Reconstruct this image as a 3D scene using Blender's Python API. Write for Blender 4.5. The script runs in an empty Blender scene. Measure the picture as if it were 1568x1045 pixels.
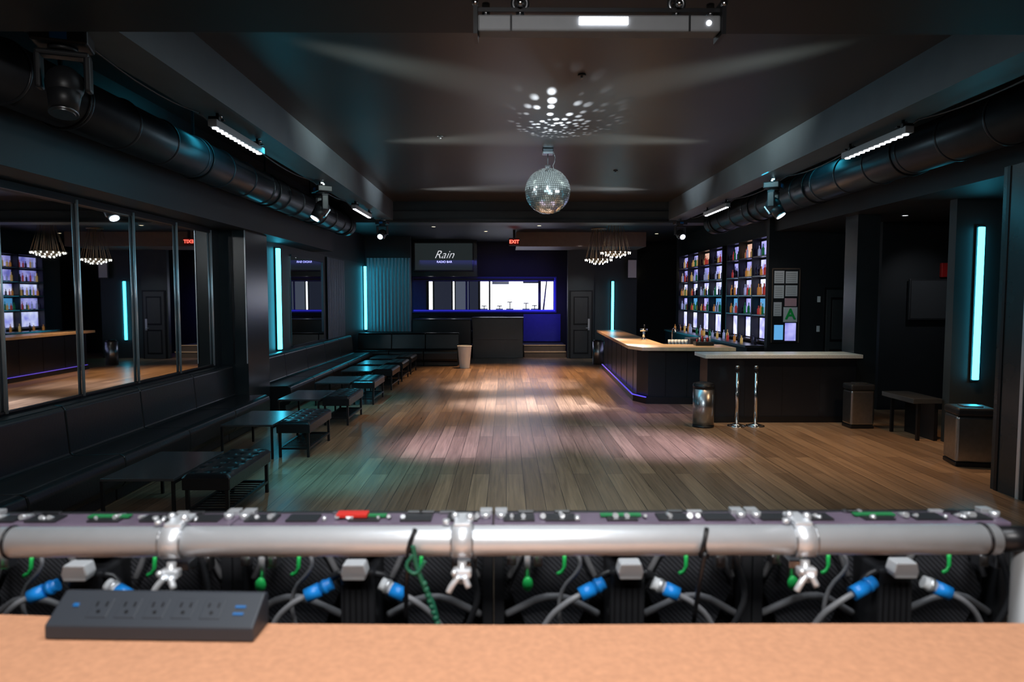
import bpy, bmesh, math, random
from mathutils import Vector, Matrix
random.seed(7)
scn = bpy.context.scene
scn.view_settings.view_transform = 'Standard'
scn.view_settings.look = 'None'

# ------------------------------------------------------------------ materials
def mat(name, col, rough=0.5, metal=0.0, emit=None, estr=0.0, noise=0.0, nscale=8.0, bump=0.0, coat=0.0, spec=0.5):
    m = bpy.data.materials.new(name); m.use_nodes = True
    nt = m.node_tree; b = nt.nodes['Principled BSDF']
    b.inputs['Base Color'].default_value = (*col, 1)
    b.inputs['Roughness'].default_value = rough
    b.inputs['Metallic'].default_value = metal
    b.inputs['Coat Weight'].default_value = coat
    b.inputs['Specular IOR Level'].default_value = spec
    if emit:
        b.inputs['Emission Color'].default_value = (*emit, 1)
        b.inputs['Emission Strength'].default_value = estr
    if noise > 0 or bump > 0:
        tc = nt.nodes.new('ShaderNodeTexCoord'); n = nt.nodes.new('ShaderNodeTexNoise')
        n.inputs['Scale'].default_value = nscale; n.inputs['Detail'].default_value = 5
        nt.links.new(tc.outputs['Object'], n.inputs['Vector'])
        if noise > 0:
            mx = nt.nodes.new('ShaderNodeMix'); mx.data_type = 'RGBA'
            mx.inputs['A'].default_value = (*[c*(1-noise) for c in col], 1)
            mx.inputs['B'].default_value = (*[min(1, c*(1+noise)) for c in col], 1)
            nt.links.new(n.outputs['Fac'], mx.inputs['Factor'])
            nt.links.new(mx.outputs['Result'], b.inputs['Base Color'])
        if bump > 0:
            bp = nt.nodes.new('ShaderNodeBump'); bp.inputs['Strength'].default_value = bump
            bp.inputs['Distance'].default_value = 0.01
            nt.links.new(n.outputs['Fac'], bp.inputs['Height'])
            nt.links.new(bp.outputs['Normal'], b.inputs['Normal'])
    return m

def floor_mat():
    m = bpy.data.materials.new('oak_planks'); m.use_nodes = True
    nt = m.node_tree; L = nt.links; b = nt.nodes['Principled BSDF']
    tc = nt.nodes.new('ShaderNodeTexCoord'); sp = nt.nodes.new('ShaderNodeSeparateXYZ'); cb = nt.nodes.new('ShaderNodeCombineXYZ')
    L.new(tc.outputs['Object'], sp.inputs[0]); L.new(sp.outputs['Y'], cb.inputs['X']); L.new(sp.outputs['X'], cb.inputs['Y'])
    br = nt.nodes.new('ShaderNodeTexBrick'); L.new(cb.outputs[0], br.inputs['Vector'])
    br.inputs['Scale'].default_value = 1; br.inputs['Brick Width'].default_value = 2.1; br.inputs['Row Height'].default_value = 0.19
    br.inputs['Mortar Size'].default_value = 0.003; br.inputs['Mortar Smooth'].default_value = 0.3
    br.offset = 0.37; br.inputs['Color1'].default_value = (0.37, 0.235, 0.14, 1); br.inputs['Color2'].default_value = (0.20, 0.122, 0.073, 1)
    br.inputs['Mortar'].default_value = (0.03, 0.020, 0.014, 1)
    mp = nt.nodes.new('ShaderNodeMapping'); mp.inputs['Scale'].default_value = (.55, 15, 1); L.new(cb.outputs[0], mp.inputs['Vector'])
    n = nt.nodes.new('ShaderNodeTexNoise'); n.inputs['Scale'].default_value = 2.2; n.inputs['Detail'].default_value = 5; n.inputs['Distortion'].default_value = .7
    L.new(mp.outputs[0], n.inputs['Vector'])
    cr = nt.nodes.new('ShaderNodeValToRGB'); cr.color_ramp.elements[0].position = .3; cr.color_ramp.elements[0].color = (.62, .62, .62, 1)
    cr.color_ramp.elements[1].position = .68; cr.color_ramp.elements[1].color = (1.15, 1.14, 1.13, 1)
    L.new(n.outputs['Fac'], cr.inputs[0])
    mx = nt.nodes.new('ShaderNodeMix'); mx.data_type = 'RGBA'; mx.blend_type = 'MULTIPLY'; mx.inputs['Factor'].default_value = 1
    L.new(br.outputs['Color'], mx.inputs['A']); L.new(cr.outputs[0], mx.inputs['B']); L.new(mx.outputs['Result'], b.inputs['Base Color'])
    rr = nt.nodes.new('ShaderNodeMapRange'); rr.inputs['To Min'].default_value = .24; rr.inputs['To Max'].default_value = .38
    L.new(n.outputs['Fac'], rr.inputs['Value']); L.new(rr.outputs[0], b.inputs['Roughness'])
    bp = nt.nodes.new('ShaderNodeBump'); bp.inputs['Strength'].default_value = .2; bp.inputs['Distance'].default_value = .003
    L.new(n.outputs['Fac'], bp.inputs['Height']); L.new(bp.outputs['Normal'], b.inputs['Normal'])
    return m

def wave_mat(name, col, scale, rough, strength=1.0):
    m = mat(name, col, rough); nt = m.node_tree; b = nt.nodes['Principled BSDF']
    tc = nt.nodes.new('ShaderNodeTexCoord'); w = nt.nodes.new('ShaderNodeTexWave'); w.inputs['Scale'].default_value = scale
    w.bands_direction = 'DIAGONAL'
    nt.links.new(tc.outputs['Object'], w.inputs['Vector'])
    mx = nt.nodes.new('ShaderNodeMix'); mx.data_type = 'RGBA'
    mx.inputs['A'].default_value = (*col, 1); mx.inputs['B'].default_value = (*[c*4+.01 for c in col], 1)
    nt.links.new(w.outputs['Fac'], mx.inputs['Factor']); nt.links.new(mx.outputs['Result'], b.inputs['Base Color'])
    return m

M = dict(
 floor=floor_mat(),
 wall=mat('charcoal_wall_paint', (.011, .013, .016), .55, noise=.25, nscale=3),
 wallt=mat('dark_teal_wall_paint', (.030, .038, .042), .5, noise=.2, nscale=3),
 wallg=mat('gloss_black_panel', (.02, .025, .028), .25, noise=.2, nscale=4),
 ceil=mat('satin_black_ceiling', (.030, .028, .027), .40, noise=.35, nscale=.9, bump=.03),
 beam=mat('beam_paint', (.085, .105, .12), .5, noise=.2, nscale=3),
 duct=mat('duct_black', (.03, .033, .04), .34, metal=.3, noise=.3, nscale=5, bump=.1),
 black=mat('black_metal', (.012, .012, .014), .35, metal=.3, noise=.1),
 blackp=mat('black_plastic', (.018, .019, .022), .4, noise=.1),
 leather=mat('black_leather', (.010, .011, .013), .28, noise=.2, nscale=40, bump=.15),
 tabletop=mat('table_dark_top', (.045, .048, .052), .22, noise=.15, nscale=6),
 chrome=mat('brushed_chrome', (.75, .75, .77), .16, metal=1, noise=.05, nscale=30),
 post=mat('satin_chrome_post', (.7, .72, .75), .3, metal=.6, noise=.05, nscale=30),
 steel=mat('brushed_steel', (.42, .43, .45), .3, metal=1, noise=.2, nscale=20),
 greyalu=mat('grey_fixture_housing', (.24, .245, .255), .5, metal=.2, noise=.08, nscale=20),
 alu=mat('aluminium_tube', (.80, .83, .87), .38, metal=.55, noise=.08, nscale=25, bump=.05),
 mirror=mat('mirror_glass', (.58, .62, .64), .015, metal=1, noise=.02),
 ball=mat('mirror_tiles', (.86, .94, .91), .2, metal=.9, noise=.03),
 led=mat('cyan_led', (.05, .5, .7), .5, emit=(.06, .70, 1.0), estr=7.5),
 white=mat('white_led', (1, 1, 1), .5, emit=(.88, .93, 1), estr=6),
 crystal=mat('lit_crystal', (1, 1, 1), .5, emit=(1, .93, .82), estr=8),
 logo=mat('logo_glow', (1, 1, 1), .5, emit=(.9, .93, 1), estr=.75),
 lens=mat('lens_glow', (.8, .9, 1), .2, emit=(.8, .9, 1), estr=6),
 warm=mat('warm_bulb', (1, .8, .5), .5, emit=(1, .80, .5), estr=4),
 brass=mat('dim_brass', (.35, .28, .18), .35, metal=.8, noise=.1),
 purple=mat('purple_led', (.3, .2, 1), .5, emit=(.10, .08, 1), estr=.7),
 blue=mat('blue_led', (.1, .1, 1), .5, emit=(.04, .04, 1), estr=.4),
 bluewall=mat('blue_lit_panel', (.06, .06, .35), .5, noise=.2),
 counter=mat('pale_stone_counter', (.66, .63, .56), .28, noise=.4, nscale=60),
 barwood=mat('bar_butcher_top', (.76, .52, .31), .3, noise=.25, nscale=12),
 barfront=mat('bar_front_black', (.012, .014, .019), .3, noise=.2),
 door=mat('door_black', (.045, .048, .05), .35, noise=.1),
 desk=mat('tan_desk_board', (.62, .30, .168), .55, noise=.24, nscale=90, bump=.06),
 deskedge=mat('desk_edge', (.18, .08, .04), .6, noise=.2),
 carbon=wave_mat('carbon_weave', (.014, .015, .018), 60, .35),
 corr=mat('corrugated_steel', (.16, .21, .23), .38, metal=.5, noise=.1),
 bluep=mat('blue_connector', (.01, .25, .75), .35, noise=.05),
 blued=mat('dim_blue_button', (.01, .12, .35), .35, noise=.05),
 green=mat('green_latch', (.02, .60, .12), .45, noise=.05),
 greend=mat('dull_green_label', (.02, .22, .07), .45, noise=.1),
 greenc=mat('green_cable', (.01, .12, .065), .5, noise=.2),
 whitep=mat('white_plastic', (.85, .87, .89), .4, noise=.05),
 greyc=mat('grey_cable', (.18, .185, .20), .45, noise=.1),
 purp=mat('panel_frame_violet_sheen', (.15, .115, .165), .35, noise=.4, nscale=20),  # violet in the base colour imitates purple light reflected on the frame
 redp=mat('red_plastic', (.7, .03, .02), .4, noise=.1),
 redd=mat('dark_red_sign', (.3, .01, .01), .4, noise=.1),
 paper=mat('paper', (.75, .76, .78), .7, noise=.05),
 pink=mat('pink_paper', (.75, .45, .5), .7, noise=.05),
 screen=mat('tv_screen', (.045, .048, .053), .25, noise=.05),
 screen2=mat('tv_screen_lit', (.01, .012, .014), .4, emit=(.03, .04, .042), estr=.45, noise=.05, spec=.2),
 mirrorglow=mat('reflected_daylight_glow', (1, 1, 1), .3, emit=(.88, .92, 1), estr=2.2),  # glow stands in for bright windows reflected in the back mirror
 glassd=mat('dark_reflection', (.03, .035, .045), .06, emit=(.05, .06, .1), estr=.35),  # faint emission paints the darker parts of the mirror reflection
 glassm=mat('dim_reflection', (.03, .035, .045), .06, emit=(.12, .14, .2), estr=.6),
 redsign=mat('exit_red', (1, .1, .05), .5, emit=(1, .12, .08), estr=3),
 stage=mat('stage_black_carpet', (.02, .02, .022), .9, noise=.3, nscale=60),
 lavender=mat('shelf_backlight', (.4, .4, 1), .5, emit=(.34, .33, .95), estr=1.1),
 lavender2=mat('shelf_backlight_pale', (.6, .6, 1), .5, emit=(.55, .56, 1.0), estr=1.35),
 cyanbk=mat('shelf_backlight_cyan', (.2, .6, .9), .5, emit=(.12, .4, .8), estr=.8),
 peach=mat('shelf_backlight_warm', (1, .7, .5), .5, emit=(.9, .55, .42), estr=.8),
 tan=mat('tan_soffit', (.14, .10, .075), .5, noise=.2),
)
for k in ('lavender', 'lavender2'):
    nt = M[k].node_tree; b = nt.nodes['Principled BSDF']
    tc = nt.nodes.new('ShaderNodeTexCoord'); n = nt.nodes.new('ShaderNodeTexNoise'); n.inputs['Scale'].default_value = 3.5
    cr = nt.nodes.new('ShaderNodeValToRGB')
    cr.color_ramp.elements[0].position = .35; cr.color_ramp.elements[0].color = (.14, .14, .5, 1) if k == 'lavender' else (.28, .28, .75, 1)
    cr.color_ramp.elements[1].position = .65; cr.color_ramp.elements[1].color = (.5, .48, .9, 1) if k == 'lavender' else (.78, .8, 1, 1)
    nt.links.new(tc.outputs['Object'], n.inputs['Vector']); nt.links.new(n.outputs['Fac'], cr.inputs[0]); nt.links.new(cr.outputs[0], b.inputs['Emission Color'])

# ------------------------------------------------------------------ mesh builder
class MB:
    def __init__(s, name): s.name = name; s.bm = bmesh.new(); s.mats = []
    def mi(s, m):
        m = M[m] if isinstance(m, str) else m
        if m not in s.mats: s.mats.append(m)
        return s.mats.index(m)
    def _add(s, t, m, X=None):
        i = s.mi(m)
        for f in t.faces: f.material_index = i
        if X is not None: t.transform(X)
        me = bpy.data.meshes.new('t'); t.to_mesh(me); t.free(); s.bm.from_mesh(me); bpy.data.meshes.remove(me)
    def box(s, x0, x1, y0, y1, z0, z1, m, bev=0, X=None, seg=2):
        t = bmesh.new(); bmesh.ops.create_cube(t, size=1)
        bmesh.ops.scale(t, vec=(abs(x1-x0), abs(y1-y0), abs(z1-z0)), verts=t.verts)
        bmesh.ops.translate(t, vec=((x0+x1)/2, (y0+y1)/2, (z0+z1)/2), verts=t.verts)
        if bev: bmesh.ops.bevel(t, geom=list(t.edges), offset=bev, segments=seg, profile=.5, affect='EDGES')
        s._add(t, m, X); return s
    def cyl(s, p0, p1, r, m, r2=None, seg=20, X=None, caps=True):
        p0, p1 = Vector(p0), Vector(p1); d = p1-p0; t = bmesh.new()
        bmesh.ops.create_cone(t, cap_ends=caps, segments=seg, radius1=r, radius2=r if r2 is None else r2, depth=d.length)
        for f in t.faces: f.smooth = len(f.verts) == 4
        t.transform(Matrix.Translation((p0+p1)/2) @ d.to_track_quat('Z', 'Y').to_matrix().to_4x4())
        s._add(t, m, X); return s
    def sph(s, c, r, m, X=None, u=20, v=12, smooth=True):
        t = bmesh.new(); bmesh.ops.create_uvsphere(t, u_segments=u, v_segments=v, radius=1)
        r = (r, r, r) if not isinstance(r, tuple) else r
        bmesh.ops.scale(t, vec=r, verts=t.verts); bmesh.ops.translate(t, vec=c, verts=t.verts)
        for f in t.faces: f.smooth = smooth
        s._add(t, m, X); return s
    def prism(s, pts, z0, z1, m, bev=0, X=None):
        t = bmesh.new(); vs = [t.verts.new((p[0], p[1], z0)) for p in pts]; f = t.faces.new(vs)
        r = bmesh.ops.extrude_face_region(t, geom=[f])
        bmesh.ops.translate(t, vec=(0, 0, z1-z0), verts=[v for v in r['geom'] if isinstance(v, bmesh.types.BMVert)])
        bmesh.ops.recalc_face_normals(t, faces=t.faces)
        if bev: bmesh.ops.bevel(t, geom=list(t.edges), offset=bev, segments=2, profile=.5, affect='EDGES')
        s._add(t, m, X); return s
    def tube(s, pts, r, m, seg=10, X=None, sub=1):
        P = [Vector(p) for p in pts]
        for _ in range(sub):
            Q = [P[0]]
            for a, b in zip(P, P[1:]): Q += [a*.75+b*.25, a*.25+b*.75]
            Q.append(P[-1]); P = Q
        t = bmesh.new(); rings = []
        for i, p in enumerate(P):
            d = (P[min(i+1, len(P)-1)]-P[max(i-1, 0)]).normalized()
            q = d.to_track_quat('Z', 'Y')
            rings.append([t.verts.new(p + q @ Vector((r*math.cos(a), r*math.sin(a), 0))) for a in [2*math.pi*k/seg for k in range(seg)]])
        for a, b in zip(rings, rings[1:]):
            best = min(range(seg), key=lambda k: (a[0].co-b[k].co).length)
            for k in range(seg):
                f = t.faces.new((a[k], a[(k+1) % seg], b[(k+1+best) % seg], b[(k+best) % seg])); f.smooth = True
        t.faces.new(rings[0][::-1]); t.faces.new(rings[-1])
        s._add(t, m, X); return s
    def ring(s, c, R, r, m, seg=36, X=None, ax='Z'):
        t = bmesh.new(); n = 8; rr = []
        for i in range(seg):
            a = 2*math.pi*i/seg
            rr.append([t.verts.new(((R+r*math.cos(b))*math.cos(a), (R+r*math.cos(b))*math.sin(a), r*math.sin(b))) for b in [2*math.pi*k/n for k in range(n)]])
        for i in range(seg):
            for k in range(n):
                f = t.faces.new((rr[i][k], rr[(i+1) % seg][k], rr[(i+1) % seg][(k+1) % n], rr[i][(k+1) % n])); f.smooth = True
        if ax == 'Y': t.transform(Matrix.Rotation(math.pi/2, 4, 'X'))
        if ax == 'X': t.transform(Matrix.Rotation(math.pi/2, 4, 'Y'))
        t.transform(Matrix.Translation(c)); s._add(t, m, X); return s
    def done(s, keep=False):
        me = bpy.data.meshes.new(s.name)
        off = Vector((0, 0, 0))
        if not keep:
            xs = [v.co for v in s.bm.verts]
            lo = Vector([min(v[i] for v in xs) for i in range(3)]); hi = Vector([max(v[i] for v in xs) for i in range(3)])
            off = Vector(((lo.x+hi.x)/2, (lo.y+hi.y)/2, lo.z))
            bmesh.ops.translate(s.bm, vec=-off, verts=s.bm.verts)
        s.bm.to_mesh(me); s.bm.free()
        for m in s.mats: me.materials.append(m)
        o = bpy.data.objects.new(s.name, me); scn.collection.objects.link(o); o.location = off
        return o
def dup(o, dx, dy, dz=0, rz=0):
    n = bpy.data.objects.new(o.name.split('.')[0], o.data); scn.collection.objects.link(n)
    n.location = o.location + Vector((dx, dy, dz)); n.rotation_euler = (o.rotation_euler.x, o.rotation_euler.y, o.rotation_euler.z+rz); return n
def wbox(name, x0, x1, y0, y1, z0, z1, m): return MB(name).box(x0, x1, y0, y1, z0, z1, m).done(keep=True)

# ------------------------------------------------------------------ room shell
XL, XR = -4.5, 8.4
wbox('floor', XL-.2, XR+.2, -2.7, 24.7, -.1, 0, 'floor')
wbox('ceiling', XL-.2, XR+.2, -2.7, 24.7, 4.2, 4.3, 'ceil')
wbox('wall_left', XL-.2, XL, -2.7, 24.7, 0, 4.2, 'wall')
wbox('wall_right', XR, XR+.2, -2.7, 24.7, 0, 4.2, 'wall')
wbox('wall_back', XL, XR, 24.5, 24.7, 0, 4.2, 'wall')
wbox('wall_front', XL, XR, -2.7, -2.5, 0, 4.2, 'wall')
wbox('ceiling_soffit_stage', XL, XR, -2.5, 4.25, 3.6, 4.2, 'wall')
wbox('ceiling_soffit_rear', XL, XR, 16.5, 24.5, 3.95, 4.2, 'wall')
wbox('ceiling_soffit_mirror', XL, -4.0, 4.25, 15.9, 3.05, 4.2, 'wall')
wbox('ceiling_soffit_bar', 5.4, XR, 4.25, 13.8, 3.32, 4.2, 'wall')
wbox('ceiling_beam_left', -3.0, -2.6, 4.25, 15.9, 3.78, 4.2, 'beam')
wbox('ceiling_beam_right', 3.75, 4.15, 4.25, 15.9, 3.78, 4.2, 'beam')
wbox('ceiling_beam_cross', XL, 5.4, 15.9, 16.5, 3.72, 4.2, 'wallt')
wbox('ceiling_soffit_entry', .3, 4.2, 20.6, 22.2, 3.52, 3.95, 'tan')
MB('trim_1').box(-2.6, 3.75, 15.86, 15.9, 3.74, 3.80, 'black').box(-2.6, 3.75, 15.87, 15.9, 3.98, 4.0, 'black').done(keep=True)
wbox('wall_column_left', XL, -4.08, 10.8, 11.75, 0, 3.05, 'wallg')
wbox('wall_panel_teal_left', XL, XL+.004, 11.75, 21.9, .9, 3.05, 'wallt')
wbox('wall_barback', 5.6, 5.75, 13.95, 22.5, 0, 4.2, 'wall')
wbox('wall_service', 5.3, XR, 13.8, 13.95, 0, 4.2, 'wall')
wbox('wall_pillar_right', 5.62, 5.98, 10.95, 11.35, 0, 3.32, 'wallg')
wbox('wall_recess', 6.6, XR, 12.0, 12.15, 0, 3.32, 'wall')
wbox('wall_led_right', 6.05, XR, 9.2, 9.35, 0, 3.32, 'wallt')
wbox('wall_pillar_front', 5.07, 5.6, 6.55, 7.0, 0, 3.32, 'wallg')
wbox('wall_door', 2.0, 2.85, 22.25, 22.4, 0, 3.95, 'wallt')
wbox('wall_led_back', 2.85, 4.3, 22.5, 22.65, 0, 3.95, 'wallt')
wbox('wall_column_back', -3.25, -1.0, 23.5, 24.5, 2.72, 3.95, 'wallg')
MB('trim_2').box(-4.3, -4.285, 10.785, 10.8, .95, 3.05, 'black').box(-4.1, -4.085, 10.785, 10.8, .95, 3.05, 'post').done(keep=True)
MB('trim_3').box(5.06, 5.075, 6.6, 6.64, 0, 3.32, 'post').box(5.06, 5.075, 6.9, 6.94, 0, 3.32, 'black').done(keep=True)
MB('baseboard_left').box(XL, XL+.012, 18.95, 21.9, 0, .1, 'black').done(keep=True)
MB('baseboard_right').box(6.05, XR, 9.188, 9.2, 0, .1, 'black').done(keep=True)
def corr(name, x0, x1, y, z0, z1, axis='x'):
    t = MB(name); n = int(abs(x1-x0)/.02); bm = bmesh.new(); prev = None
    for i in range(n+1):
        u = x0+(x1-x0)*i/n; d = .02*math.sin(u*2*math.pi/.11)
        p = (u, y-.025+d) if axis == 'x' else (y+.025+d, u)
        a = bm.verts.new((p[0], p[1], z0)); b = bm.verts.new((p[0], p[1], z1))
        if prev: f = bm.faces.new((prev[0], a, b, prev[1])); f.smooth = True
        prev = (a, b)
    t._add(bm, 'corr'); return t.done(keep=True)
wbox('wall_corrugated_backing', XL, -3.05, 21.95, 22.1, 0, 3.95, 'wall')
corr('corrugated_wall_panel', -4.45, -3.05, 21.93, .9, 3.25)
corr('corrugated_wall_panel', 17.1, 18.9, -4.48, .95, 3.0, 'y')

def ledbar(x, y, z0, z1, face):
    t = MB('led_wall_light')
    if face == 'x': t.box(x+.006, x+.03, y-.06, y+.06, z0-.02, z1+.02, 'black').box(x+.03, x+.10, y-.045, y+.045, z0, z1, 'led', .01)
    else: t.box(x-.055, x+.055, y-.03, y, z0-.02, z1+.02, 'black').box(x-.04, x+.04, y-.07, y-.03, z0, z1, 'led', .01)
    t.done()
ledbar(XL, 13.4, .98, 2.95, 'x'); ledbar(XL, 21.6, .98, 2.97, 'x')
ledbar(6.36, 9.2, .88, 2.94, 'y'); ledbar(3.5, 22.5, .6, 2.52, 'y')
def area(name, loc, target, size, power, col, sy=None, spread=None):
    l = bpy.data.lights.new(name, 'AREA'); l.energy = power; l.color = col; l.size = size
    if sy: l.shape = 'RECTANGLE'; l.size_y = sy
    if spread: l.spread = math.radians(spread)
    o = bpy.data.objects.new(name, l); scn.collection.objects.link(o); o.location = loc
    o.rotation_euler = (Vector(target)-Vector(loc)).to_track_quat('-Z', 'Y').to_euler(); return o
def spot(name, loc, target, ang, power, col, blend=.6, r=.05):
    l = bpy.data.lights.new(name, 'SPOT'); l.energy = power; l.color = col; l.spot_size = math.radians(ang); l.spot_blend = blend; l.shadow_soft_size = r
    o = bpy.data.objects.new(name, l); scn.collection.objects.link(o); o.location = loc
    o.rotation_euler = (Vector(target)-Vector(loc)).to_track_quat('-Z', 'Y').to_euler(); return o

def mirror(y0, y1, z0, z1, posts):
    t = MB('wall_mirror'); t.box(XL+.008, XL+.02, y0, y1, z0, z1, 'mirror')
    t.box(XL+.008, XL+.04, y0, y1, z1, z1+.04, 'black'); t.box(XL+.008, XL+.04, y0, y1, z0-.02, z0, 'black')
    for p in posts: t.cyl((XL+.04, p, z0-.02), (XL+.04, p, z1+.04), .016, 'post')
    t.done()
mirror(3.6, 10.45, .98, 2.97, [3.9, 4.98, 6.08, 7.2, 8.28, 9.35, 10.42])
mirror(14.3, 16.8, .98, 2.85, [])

def duct(name, x, z, r, y0, y1):
    t = MB(name); t.cyl((x, y0, z), (x, y1, z), r, 'duct', seg=36)
    y = y0+.05
    while y < y1:
        t.ring((x, y, z), r+.002, .014, 'duct', ax='Y'); y += .75
    for yy in [y0+1.5+2.4*k for k in range(int((y1-y0-1.5)/2.4)+1)]:
        t.ring((x, yy, z), r+.012, .012, 'black', ax='Y'); t.box(x-.012, x+.012, yy-.01, yy+.01, z+r, 4.2, 'black')
    return t.done()
duct('ventilation_duct', -3.68, 3.64, .23, 4.3, 15.88)
duct('ventilation_duct', 4.82, 3.72, .26, 4.3, 15.88)
def batten(cx, y0, y1, z, ztop):
    t = MB('led_batten_light'); t.box(cx-.045, cx+.045, y0, y1, z-.03, z+.04, 'greyalu', .008)
    n = 12
    for i in range(n):
        y = y0+.07+(y1-y0-.14)*i/(n-1); t.cyl((cx, y, z-.040), (cx, y, z-.029), .03, 'white', seg=14)
    for y in (y0+.12, y1-.12):
        t.box(cx-.07, cx+.07, y-.02, y+.02, z+.045, z+.06, 'black'); t.cyl((cx, y, z+.05), (cx, y, ztop), .014, 'black'); t.sph((cx+.03, y, z+.09), .02, 'chrome')
        t.box(cx-.055, cx+.055, y-.09, y-.04, z+.03, z+.075, 'black', .01)
    return t.done()
batten(-2.8, 6.65, 7.95, 3.66, 3.78); batten(-2.8, 12.7, 14.2, 3.66, 3.78)
batten(4.0, 6.85, 8.15, 3.66, 3.78); batten(4.0, 12.4, 13.8, 3.66, 3.78)
for cx, ys in ((-2.95, (5.0, 6.7, 8.0, 10.5, 12.7, 14.2, 15.4)), (4.12, (5.0, 6.9, 8.2, 10.1, 12.4, 13.9, 15.4))):
    t = MB('fixture_cable')
    for a, b in zip(ys, ys[1:]):
        L = b-a; sag = .03+.03*L/2
        t.tube([(cx, a, 3.772), (cx, a+L*.25, 3.772-sag*.8), (cx, a+L*.5, 3.772-sag), (cx, a+L*.75, 3.772-sag*.8), (cx, b, 3.772)], .008, 'blackp', seg=8, sub=2)
    t.done()
t = MB('led_batten_light')
t.box(-.14, 1.06, 3.45, 3.55, 3.31, 3.39, 'greyalu', .01).box(.36, .6, 3.44, 3.45, 3.34, 3.375, 'white').box(-.16, -.14, 3.43, 3.57, 3.29, 3.46, 'black').box(1.06, 1.08, 3.43, 3.57, 3.29, 3.46, 'black')
t.box(-.14, 1.06, 3.47, 3.53, 3.41, 3.43, 'black').box(.02, .03, 3.447, 3.45, 3.31, 3.39, 'black').box(.9, .91, 3.447, 3.45, 3.31, 3.39, 'black')
t.cyl((1.0, 3.445, 3.35), (1.0, 3.45, 3.35), .012, 'white')
for x in (-.1, .07, .85, 1.02): t.cyl((x, 3.5, 3.38), (x, 3.5, 3.46), .02, 'chrome')
for x in (-.15, .07, .85, 1.07): t.sph((x, 3.44, 3.44), .018, 'chrome')
for x in (.07, .85): t.cyl((x, 3.5, 3.42), (x, 3.5, 3.6), .016, 'black'); t.ring((x, 3.5, 3.46), .035, .012, 'steel', ax='Y')
t.done()

def moving_head(x, y, ztop, s=1.0, tilt=20, pan=0, glow=True):
    t = MB('moving_head_light'); X = Matrix.Translation((x, y, ztop-.003)) @ Matrix.Rotation(math.radians(pan), 4, 'Z') @ Matrix.Scale(s, 4)
    t.box(-.03, .03, -.03, .03, -.06, 0, 'steel', .006, X); t.cyl((-.1, 0, -.05), (.1, 0, -.05), .018, 'steel', X=X)
    t.box(-.17, .17, -.12, .12, -.17, -.07, 'blackp', .015, X)
    t.box(-.05, .05, -.123, -.12, -.15, -.10, 'blued', 0, X)
    t.cyl((0, 0, -.20), (0, 0, -.17), .09, 'blackp', X=X)
    t.box(-.16, .16, -.06, .06, -.24, -.20, 'blackp', .015, X)
    for sx in (-1, 1): t.box(sx*.125, sx*.165, -.055, .055, -.46, -.22, 'blackp', .015, X)
    H = X @ Matrix.Translation((0, 0, -.42)) @ Matrix.Rotation(math.radians(tilt), 4, 'X')
    t.sph((0, 0, 0), (.118, .12, .13), 'blackp', H); t.cyl((0, 0, 0), (0, 0, -.2), .11, 'blackp', r2=.085, X=H)
    t.cyl((0, 0, -.2), (0, 0, -.215), .09, 'steel', X=H); t.cyl((0, 0, -.214), (0, 0, -.222), .072, 'lens' if glow else 'steel', X=H)
    t.box(-.06, .06, .09, .125, -.1, .06, 'steel', .01, H)
    return t.done()
moving_head(-2.87, 4.56, 3.78, .95, -15, 20, False)
moving_head(-2.85, 10.7, 3.78, .95, -35, -55)
moving_head(4.0, 10.3, 3.78, .95, -35, 55)
moving_head(-2.8, 15.6, 3.78, .8, -60, -10)
moving_head(3.95, 15.6, 3.78, .8, -60, 10)

# ------------------------------------------------------------------ disco ball
t = MB('disco_ball'); C = Vector((.62, 10.3, 3.58)); R = .335
bm = bmesh.new(); NV = 32
for j in range(NV):
    a0 = math.pi*j/NV; a1 = math.pi*(j+1)/NV; am = (a0+a1)/2; n = max(4, int(2*math.pi*math.sin(am)/(math.pi/NV)))
    for i in range(n):
        b0 = 2*math.pi*(i+.06)/n; b1 = 2*math.pi*(i+.94)/n; e = .06*(a1-a0)
        jit = Vector((random.uniform(-1, 1), random.uniform(-1, 1), random.uniform(-1, 1)))*.09
        vs = []
        cen = Vector((math.sin(am)*math.cos((b0+b1)/2), math.sin(am)*math.sin((b0+b1)/2), math.cos(am)))
        nn = (cen+jit).normalized()
        for a, b in ((a0+e, b0), (a1-e, b0), (a1-e, b1), (a0+e, b1)):
            p = Vector((math.sin(a)*math.cos(b), math.sin(a)*math.sin(b), math.cos(a)))
            p = p-nn*((p-cen).dot(nn)); vs.append(bm.verts.new(C+p*R*1.004))
        bm.faces.new(vs)
t._add(bm, 'ball'); t.sph(C, R*.98, 'black', u=40, v=24)
t.cyl((.62, 10.3, 3.9), (.62, 10.3, 3.96), .04, 'steel'); t.cyl((.62, 10.3, 3.95), (.62, 10.3, 4.12), .008, 'steel')
t.box(.54, .70, 10.22, 10.38, 4.12, 4.198, 'steel', .01)
t.tube([(.7, 10.3, 4.16), (.74, 10.3, 4.05), (.68, 10.28, 3.92), (.8, 10.26, 3.82)], .006, 'chrome')
t.done()

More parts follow.
